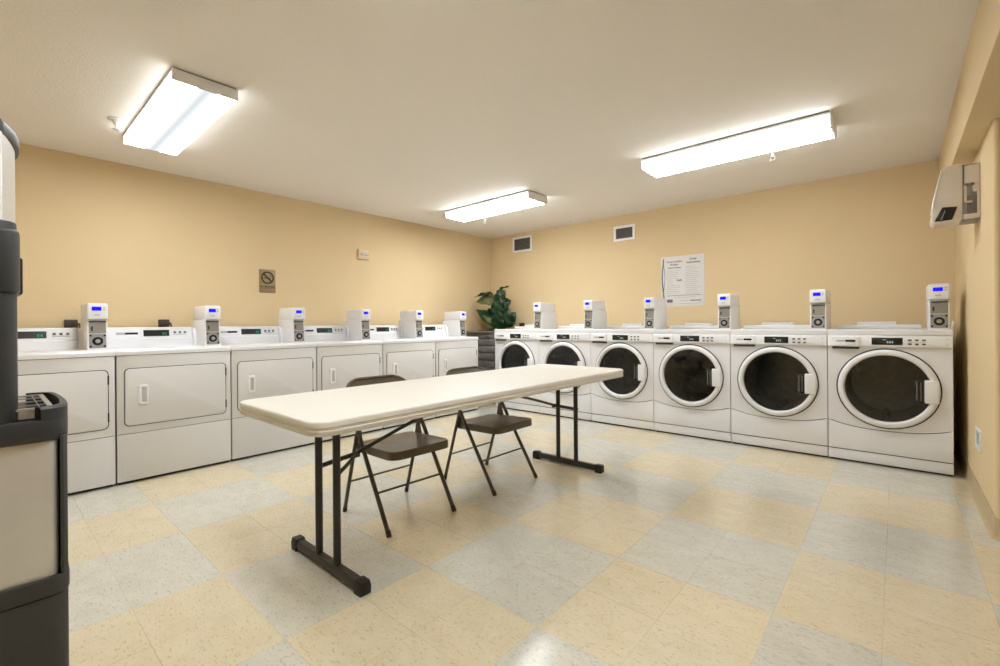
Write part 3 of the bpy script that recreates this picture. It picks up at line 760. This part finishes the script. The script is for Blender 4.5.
# ------------------------------------------------------------------ instruction poster (back wall)
px0, px1, pz0, pz1 = -2.022, -1.550, 1.240, 1.803
pw, ph = px1-px0, pz1-pz0
t = thing('instruction_poster', 'white two column washer instruction poster on the wall above the washers', 'poster', ((px0+px1)/2, YB, (pz0+pz1)/2))
bm = new(); box(bm, (-pw/2, -0.004, -ph/2), (pw/2, 0, ph/2), 0.001); obj('poster_sheet', bm, 'paper', t)
Mp = Matrix(((1, 0, 0, 0), (0, 0, -1, -0.0045), (0, 1, 0, 0), (0, 0, 0, 1)))    # text X -> +X, text Y -> +Z, faces -Y
bm = new()
for i, s in enumerate(('Front Loading', 'Washer', 'Instructions')): text_mesh(bm, s, 0.030, Mp @ Matrix.Translation((-0.085, 0.222-0.034*i, 0)), bold=0.0006)
for i, s in enumerate(('Dryer', 'Instructions')): text_mesh(bm, s, 0.030, Mp @ Matrix.Translation((0.120, 0.238-0.036*i, 0)), bold=0.0009)
obj('poster_heading', bm, 'ink', t)
bm = new(); rnd = random.Random(3)
def line(x0, x1, z, h=0.004): box(bm, (x0, -0.0046, z-h/2), (x1, -0.0036, z+h/2))
for k in range(13):
    z = 0.120-0.021*k
    if 4 < k < 8: line(-0.17, -0.10, z); 
    else: line(-0.175, -0.02-0.05*rnd.random(), z)
for k in range(15): line(0.035, 0.20-0.06*rnd.random(), 0.155-0.021*k)
line(-0.17, 0.20, -0.160); line(-0.10, 0.14, -0.180)
line(-0.03, 0.10, -0.216); line(-0.04, 0.20, -0.250)
obj('poster_small_print', bm, 'inkfaint', t)
bm = new(); line(-0.165, 0.20, -0.159, 0.006); line(0.085, 0.20, -0.218, 0.010)
for k in range(6): box(bm, (-0.060+0.010*k, -0.0047, 0.002+0.003*math.sin(k*2)), (-0.053+0.010*k, -0.0036, 0.020+0.004*math.sin(k*2)))
prism(bm, rrect(0.062, 0.036, 0.004, 3, -0.137, -0.218), 'y', -0.0047, -0.0036)
obj('poster_emblem', bm, 'ink', t)
bm = new()
for (o_, wd, amp) in ((-0.215, 0.015, 0.008), (-0.202, 0.006, -0.010)):
    pts = []
    for k in range(25):
        z = -ph/2+0.012 + (ph-0.03)*k/24
        x = o_ + amp*math.sin(k/24*PI*2.3+0.4) + (0.022*max(0, 1-k/6)**2)
        pts.append((x, z))
    prism(bm, [(x-wd/2, z) for x, z in pts] + [(x+wd/2, z) for x, z in pts[::-1]], 'y', -0.0047, -0.0036)
obj('poster_side_stripe', bm, 'inkstripe', t)

# ------------------------------------------------------------------ strobe on left wall
t = thing('fire_alarm_strobe', 'small square cream alarm strobe high on the dryer wall', 'alarm', (XL, 2.905, 1.880))
bm = new(); box(bm, (0, -0.066, -0.058), (0.032, 0.066, 0.058), 0.006); obj('strobe_base', bm, 'almond', t)
bm = new(); prism(bm, [(0.030, -0.016), (0.046, -0.011), (0.046, 0.011), (0.030, 0.016)], 'y', -0.040, 0.056, 0.002); obj('strobe_lens', bm, 'strobe', t)

# ------------------------------------------------------------------ wall outlets (dark receptacle boxes just above machines)
def receptacle(label, loc, rz):
    t = thing('wall_receptacle', label, 'outlet', loc, rz, 'dark receptacle boxes behind the machines')
    bm = new(); box(bm, (-0.036, -0.035, -0.035), (0.036, 0, 0.035), 0.004); obj('receptacle_box', bm, 'dkbrown', t)
    bm = new(); tube(bm, smooth_path([(0.02, -0.02, 0), (0.045, -0.03, 0.002), (0.05, -0.03, -0.05), (0.05, -0.03, -0.14)], 4), 0.006, 6); box(bm, (0.010, -0.055, -0.016), (0.036, -0.03, 0.016), 0.003)
    obj('power_plug', bm, 'dkbrown', t)
receptacle('dark receptacle box on the wall above the fully visible dryer', (XL, 1.000, 1.085), PI/2)
receptacle('dark receptacle box on the wall above the dryer behind the water dispenser', (XL, 0.430, 1.082), PI/2)
receptacle('dark receptacle box on the wall just right of the corner plant', (-4.05, YB, 1.040), 0)

# ------------------------------------------------------------------ air conditioner under the soffit
ay0, ay1 = 3.65, 3.87; az = 1.77
t = thing('air_conditioner', 'white wall air conditioner with an open end under the soffit', 'air conditioner', (XR, (ay0+ay1)/2, az))
hl = (ay1-ay0)/2
# body shell profile (x from wall, z)
shell = [(-0.068, 0.178), (-0.135, 0.172), (-0.152, 0.150), (-0.166, 0.100), (-0.178, 0.030), (-0.190, -0.060), (-0.196, -0.105), (-0.195, -0.132), (-0.182, -0.146), (-0.100, -0.145), (-0.070, -0.134)]
bm = new(); prism(bm, shell, 'y', -hl, hl, 0.006, 3); obj('front_housing', bm, 'acwhite', t)
bm = new(); prism(bm, [(-0.153, 0.155), (-0.158, 0.150), (-0.182, 0.030), (-0.194, -0.062), (-0.188, -0.066), (-0.176, 0.030)], 'y', -hl-0.004, hl, 0.002); obj('front_grille', bm, 'panelwhite', t)
bm = new(); prism(bm, [(-0.152, -0.060), (-0.090, -0.066), (-0.112, -0.136), (-0.186, -0.138)], 'y', -hl-0.004, -hl+0.01, 0.001); obj('side_opening', bm, 'black', t)
bm = new(); prism(bm, [(-0.142, -0.080), (-0.138, -0.080), (-0.155, -0.130), (-0.160, -0.130)], 'y', -hl-0.0055, -hl, 0.0005); obj('louver_lever', bm, 'grey_pl', t)
bm = new(); box(bm, (-0.069, -hl+0.015, -0.142), (0, hl-0.015, 0.168), 0.003); ch = obj('rear_chassis', bm, 'metal', t)
bm = new()
box(bm, (-0.062, -hl+0.004, 0.06), (-0.008, -hl+0.017, 0.16), 0.003); box(bm, (-0.030, -hl+0.002, 0.01), (-0.006, -hl+0.017, 0.06), 0.002)
box(bm, (-0.064, -hl+0.006, -0.05), (-0.052, -hl+0.017, 0.05), 0.002); box(bm, (-0.064, -hl+0.006, -0.05), (-0.030, -hl+0.017, -0.038), 0.002)
box(bm, (-0.012, -hl+0.004, -0.138), (-0.001, -hl+0.018, 0.165), 0.002); box(bm, (-0.066, -hl+0.004, -0.140), (-0.010, -hl+0.017, -0.112), 0.002)
obj('bracket_plate', bm, 'acwhite', ch)
bm = new(); box(bm, (-0.050, -hl+0.007, -0.11), (-0.012, -hl+0.016, -0.01), 0.002); obj('motor_housing', bm, 'louver', ch)
bm = new()
for (x, z) in ((-0.050, 0.05), (-0.030, 0.052), (-0.042, -0.07)): lathe(bm, [(0, 0), (0.008, 0), (0.008, 0.004), (0, 0.005)], Matrix.Translation((x, -hl+0.004, z)) @ Matrix.Rotation(PI/2, 4, 'X'), 12)
obj('screw', bm, 'louver', ch)

# ------------------------------------------------------------------ wall plate low on the right wall
t = thing('wall_plate', 'small white recessed wall plate low on the right hand wall', 'wall plate', (XR, 3.77, 0.375))
bm = new()
for (lo, hi) in (((-0.008, -0.105, -0.062), (0, 0.105, -0.040)), ((-0.008, -0.105, 0.040), (0, 0.105, 0.062)), ((-0.008, -0.105, -0.04), (0, -0.075, 0.04)), ((-0.008, 0.075, -0.04), (0, 0.105, 0.04))):
    box(bm, lo, hi, 0.002)
obj('plate_frame', bm, 'plastic', t)
bm = new(); box(bm, (-0.002, -0.075, -0.04), (0, 0.075, 0.04)); obj('plate_recess', bm, 'grey_pl', t)

# ------------------------------------------------------------------ water dispenser (front faces +Y, we see its +X side)
dx0, dx1 = -1.86, -1.50; dyb, dyf = -0.44, 0.050
t = thing('water_dispenser', 'tall black and stainless steel water dispenser at the left edge', 'water dispenser', ((dx0+dx1)/2, (dyb+dyf)/2, 0))
T = -Vector(((dx0+dx1)/2, (dyb+dyf)/2, 0))
def part(name, bm, m, p=None):
    for v in bm.verts: v.co += T
    return obj(name, bm, m, p or t)
def bowed(yf, bow, inset=0.0, yb=dyb, rad=0.035):
    """plan outline with a bowed front and softened corners"""
    x0, x1 = dx0+inset, dx1-inset; pts = [(x1, yb+inset), (x1, yf-rad)]
    cxm = (x0+x1)/2; hwid = (x1-x0)/2
    for k in range(1, 7):
        a = PI/2*k/6; pts.append((x1-rad+rad*math.cos(a), yf-rad+rad*math.sin(a)))
    for k in range(1, 12):
        u = 1-2*k/12; xx = cxm+(hwid-rad)*u; pts.append((xx, yf+bow*(1-u*u)))
    for k in range(0, 6):
        a = PI/2+PI/2*k/6; pts.append((x0+rad+rad*math.cos(a), yf-rad+rad*math.sin(a)))
    pts += [(x0, yf-rad), (x0, yb+inset)]
    return pts
bm = new(); prism(bm, bowed(0.134, 0.004), 'z', 0.0, 0.425, 0.004); prism(bm, bowed(0.136, 0.004, -0.003), 'z', 0.425, 0.470, 0.006); part('base', bm, 'charcoal2')
bm = new(); prism(bm, bowed(0.117, 0.002, 0.006, rad=0.02), 'z', 0.468, 0.80, 0.002); part('lower_cabinet', bm, 'steel')
bm = new(); prism(bm, [(dx1-0.004, 0.119), (dx1-0.004, 0.124), (dx1-0.014, 0.132), (dx1-0.05, 0.135), (dx0+0.05, 0.135), (dx0+0.014, 0.132), (dx0+0.004, 0.124), (dx0+0.004, 0.119)], 'z', 0.471, 0.798, 0.001); part('front_door', bm, 'charcoal2')
# drip tray: shelf with a raised rim round a dark well and a steel grille
zt0, zt1 = 0.790, 0.872
bm = new(); prism(bm, bowed(0.136, 0.006, -0.004, rad=0.05), 'z', zt0, zt1-0.030, 0.006)
out = bowed(0.136, 0.006, -0.004, yb=dyf-0.02, rad=0.05)[1:-1]; mid = bowed(0.131, 0.006, 0.001, yb=dyf-0.022, rad=0.048)[1:-1]; inn = bowed(0.122, 0.006, 0.010, yb=dyf-0.03, rad=0.045)[1:-1]
vv = [[bm.verts.new((x, y, z)) for x, y in o_] for o_, z in ((out, zt1-0.032), (out, zt1-0.006), (mid, zt1), (inn, zt1), (inn, zt1-0.032))]
for a, b_ in zip(vv, vv[1:]):
    for k in range(len(a)-1): bm.faces.new((a[k], a[k+1], b_[k+1], b_[k]))
tr = part('drip_tray', bm, 'charcoal')
bm = new(); box(bm, (dx0+0.012, dyf-0.03, zt1-0.0305), (dx1-0.012, 0.118, zt1-0.026)); part('tray_well', bm, 'black', tr)
bm = new(); bar = 0.0016
gx0, gx1, gy0, gy1, gz = dx0+0.022, dx1-0.022, dyf-0.01, 0.110, zt1-0.004
for (a, b_) in ((gx0, gx0+0.016), (gx1-0.016, gx1)): box(bm, (a, gy0, gz-0.004), (b_, gy1, gz))
box(bm, (gx0, gy1-0.010, gz-0.004), (gx1, gy1, gz))
n = 4
for k in range(1, n):
    xx = gx0+(gx1-gx0)*k/n; box(bm, (xx-bar, gy0, gz-0.004), (xx+bar, gy1, gz))
yy = (gy0+gy1)/2+0.012; box(bm, (gx0, yy-bar/2, gz-0.004), (gx1, yy+bar/2, gz))
part('tray_grille', bm, 'grille', tr)
# dark dispensing column with overhanging head
bm = new(); prism(bm, bowed(dyf+0.001, 0.004, 0.002), 'z', zt1-0.035, 1.300, 0.004)
col = part('dispensing_column', bm, 'charcoal')
bm = new(); prism(bm, bowed(dyf+0.006, 0.004, -0.002, yb=dyf-0.12, rad=0.03), 'z', 1.135, 1.283, 0.010, 3); part('dispensing_head', bm, 'charcoal', col)
bm = new(); box(bm, (dx0+0.10, dyf-0.01, 1.140), (dx0+0.20, dyf+0.016, 1.235), 0.006); part('dispense_lever', bm, 'black', col)
# steel upper housing and dark arched cap
bm = new(); prism(bm, bowed(0.030, 0.024, 0.006, rad=0.012), 'z', 1.282, 1.500); part('upper_housing', bm, 'steel')
bm = new(); prism(bm, bowed(0.034, 0.028, -0.002, rad=0.03), 'z', 1.492, 1.532, 0.010, 3); part('top_cap', bm, 'charcoal')

# ------------------------------------------------------------------ potted plant in the corner
pbx, pby = -4.27, 4.72
t = thing('potted_plant', 'broad leaved green plant in a tall grey planter in the corner', 'plant', (pbx, pby, 0))
bm = new(); hw, hh = 0.27, 0.965
nb = 10
for k in range(nb):
    z0, z1 = hh*k/nb, hh*(k+1)/nb - 0.008; q = 0.245+0.025*(k/nb)
    box(bm, (-q, -q, z0), (q, q, z1), 0.008)
box(bm, (-0.235, -0.235, 0.01), (0.235, 0.235, hh-0.03))
prism(bm, rrect(2*hw+0.03, 2*hw+0.03, 0.02, 4), 'z', hh-0.025, hh, 0.006)
obj('planter', bm, 'weave', t)
bm = new(); lathe(bm, [(0.22, hh+0.001), (0.20, hh+0.010), (0, hh+0.018)], None, 24); obj('soil', bm, 'soil', t)
Rv = Vector((0.752, 0.659, 0)); Fv = Vector((-0.659, 0.752, 0)); Zv = Vector((0, 0, 1))
def leaf(base, tip, width, droop, nrm, m='leaf', curl=0.25):
    """broad ovate leaf blade from base to tip (local to the plant)"""
    bm = new(); base, tip = Vector(base), Vector(tip); d = tip-base; Ln = d.length; d.normalize()
    nrm = Vector(nrm); s = d.cross(nrm).normalized(); n_ = s.cross(d).normalized()
    nl, nw = 12, 6; g = []
    for i in range(nl+1):
        u = i/nl; w = width*(math.sin(PI*min(1, u**0.85*0.97+0.02))**0.75)*0.5
        c = base + d*(Ln*u) + n_*(-droop*(u*u) + droop*0.35*math.sin(PI*u))
        row = []
        for j in range(nw+1):
            v = -1+2*j/nw
            row.append(bm.verts.new(c + s*(w*v) + n_*(curl*w*abs(v)**1.4 + 0.012*math.sin(u*17+v*2)*abs(v))))
        g.append(row)
    for i in range(nl):
        for j in range(nw): bm.faces.new((g[i][j], g[i][j+1], g[i+1][j+1], g[i+1][j]))
    bmesh.ops.solidify(bm, geom=list(bm.faces), thickness=0.003)
    return obj('leaf', bm, m, t, sharp=80)
def Q(r, z, f=0.0): return Rv*r + Zv*z + Fv*f
bm = new(); 
for pth in ([Q(0.02, 0.96), Q(0.03, 1.15, -0.02), Q(0.06, 1.35, 0.0), Q(0.10, 1.50, 0.02)], [Q(-0.03, 0.96), Q(-0.02, 1.10, 0.03), Q(0.04, 1.28, 0.06)], [Q(0.08, 0.96), Q(0.11, 1.08, -0.04), Q(0.14, 1.22, -0.05)]):
    tube(bm, smooth_path(pth, 5), 0.010, 8)
obj('stem', bm, 'stem', t)
nf = tuple(-Fv*0.9+Zv*0.45)
leaf(Q(0.08, 1.44), Q(-0.24, 1.49, -0.08), 0.17, 0.06, tuple(-Fv*0.3+Zv*0.95))
leaf(Q(0.06, 1.37, -0.03), Q(-0.20, 1.41, -0.10), 0.17, 0.10, tuple(-Fv*0.9+Zv*0.4), 'leafu')
leaf(Q(0.05, 1.46, 0.02), Q(0.19, 1.615, -0.05), 0.10, 0.05, tuple(Zv*0.8-Rv*0.5-Fv*0.5))
leaf(Q(0.06, 1.33, -0.05), Q(0.16, 1.53, -0.09), 0.17, 0.03, nf)
leaf(Q(0.04, 1.17, -0.06), Q(0.11, 1.42, -0.12), 0.19, 0.03, nf)
leaf(Q(0.07, 1.20, -0.04), Q(0.24, 1.40, -0.08), 0.15, 0.04, nf)
leaf(Q(0.03, 1.02, -0.04), Q(-0.20, 1.28, -0.10), 0.20, 0.05, tuple(-Fv*0.6+Zv*0.8))
leaf(Q(0.03, 1.00, -0.08), Q(-0.16, 1.19, -0.15), 0.13, 0.05, tuple(-Fv*0.85+Zv*0.5), 'leafu')
leaf(Q(0.10, 1.00, -0.06), Q(0.22, 1.27, -0.12), 0.24, 0.03, nf)
leaf(Q(0.18, 1.02, -0.03), Q(0.30, 1.22, -0.09), 0.20, 0.04, nf)
leaf(Q(0.06, 1.00, -0.08), Q(0.08, 1.24, -0.16), 0.18, 0.03, nf)
leaf(Q(0.0, 1.0, 0.06), Q(-0.05, 1.30, 0.12), 0.18, 0.05, nf)
leaf(Q(0.10, 1.25, 0.05), Q(0.22, 1.45, 0.14), 0.16, 0.05, nf)
leaf(Q(0.0, 1.0, -0.15), Q(-0.02, 0.84, -0.36), 0.13, 0.03, nf)

# ------------------------------------------------------------------ camera
cam = bpy.data.cameras.new('camera'); co = bpy.data.objects.new('camera', cam); C.objects.link(co)
yaw, roll = 0.7196, 0.008
R = Vector((math.cos(yaw), math.sin(yaw), 0)); Fw = Vector((-math.sin(yaw), math.cos(yaw), 0)); Z = Vector((0, 0, 1))
Xc = R*math.cos(roll) - Z*math.sin(roll); Yc = R*math.sin(roll) + Z*math.cos(roll); Zc = -Fw
mw = Matrix(((Xc.x, Yc.x, Zc.x, 0), (Xc.y, Yc.y, Zc.y, 0), (Xc.z, Yc.z, Zc.z, 1.0562), (0, 0, 0, 1)))
co.matrix_world = mw
cam.sensor_width = 36; cam.lens = 452.35/1000*36; cam.shift_y = (324.36-333)/1000; cam.clip_start = 0.02
sc = bpy.context.scene; sc.camera = co
w = bpy.data.worlds.new('world'); sc.world = w; w.use_nodes = True
w.node_tree.nodes['Background'].inputs[0].default_value = (0.9, 0.9, 1, 1); w.node_tree.nodes['Background'].inputs[1].default_value = 0.3
vs = sc.view_settings
vs.view_transform = 'Standard'; vs.look = 'None'; vs.gamma = 1; vs.use_curve_mapping = False; vs.exposure = 0.73
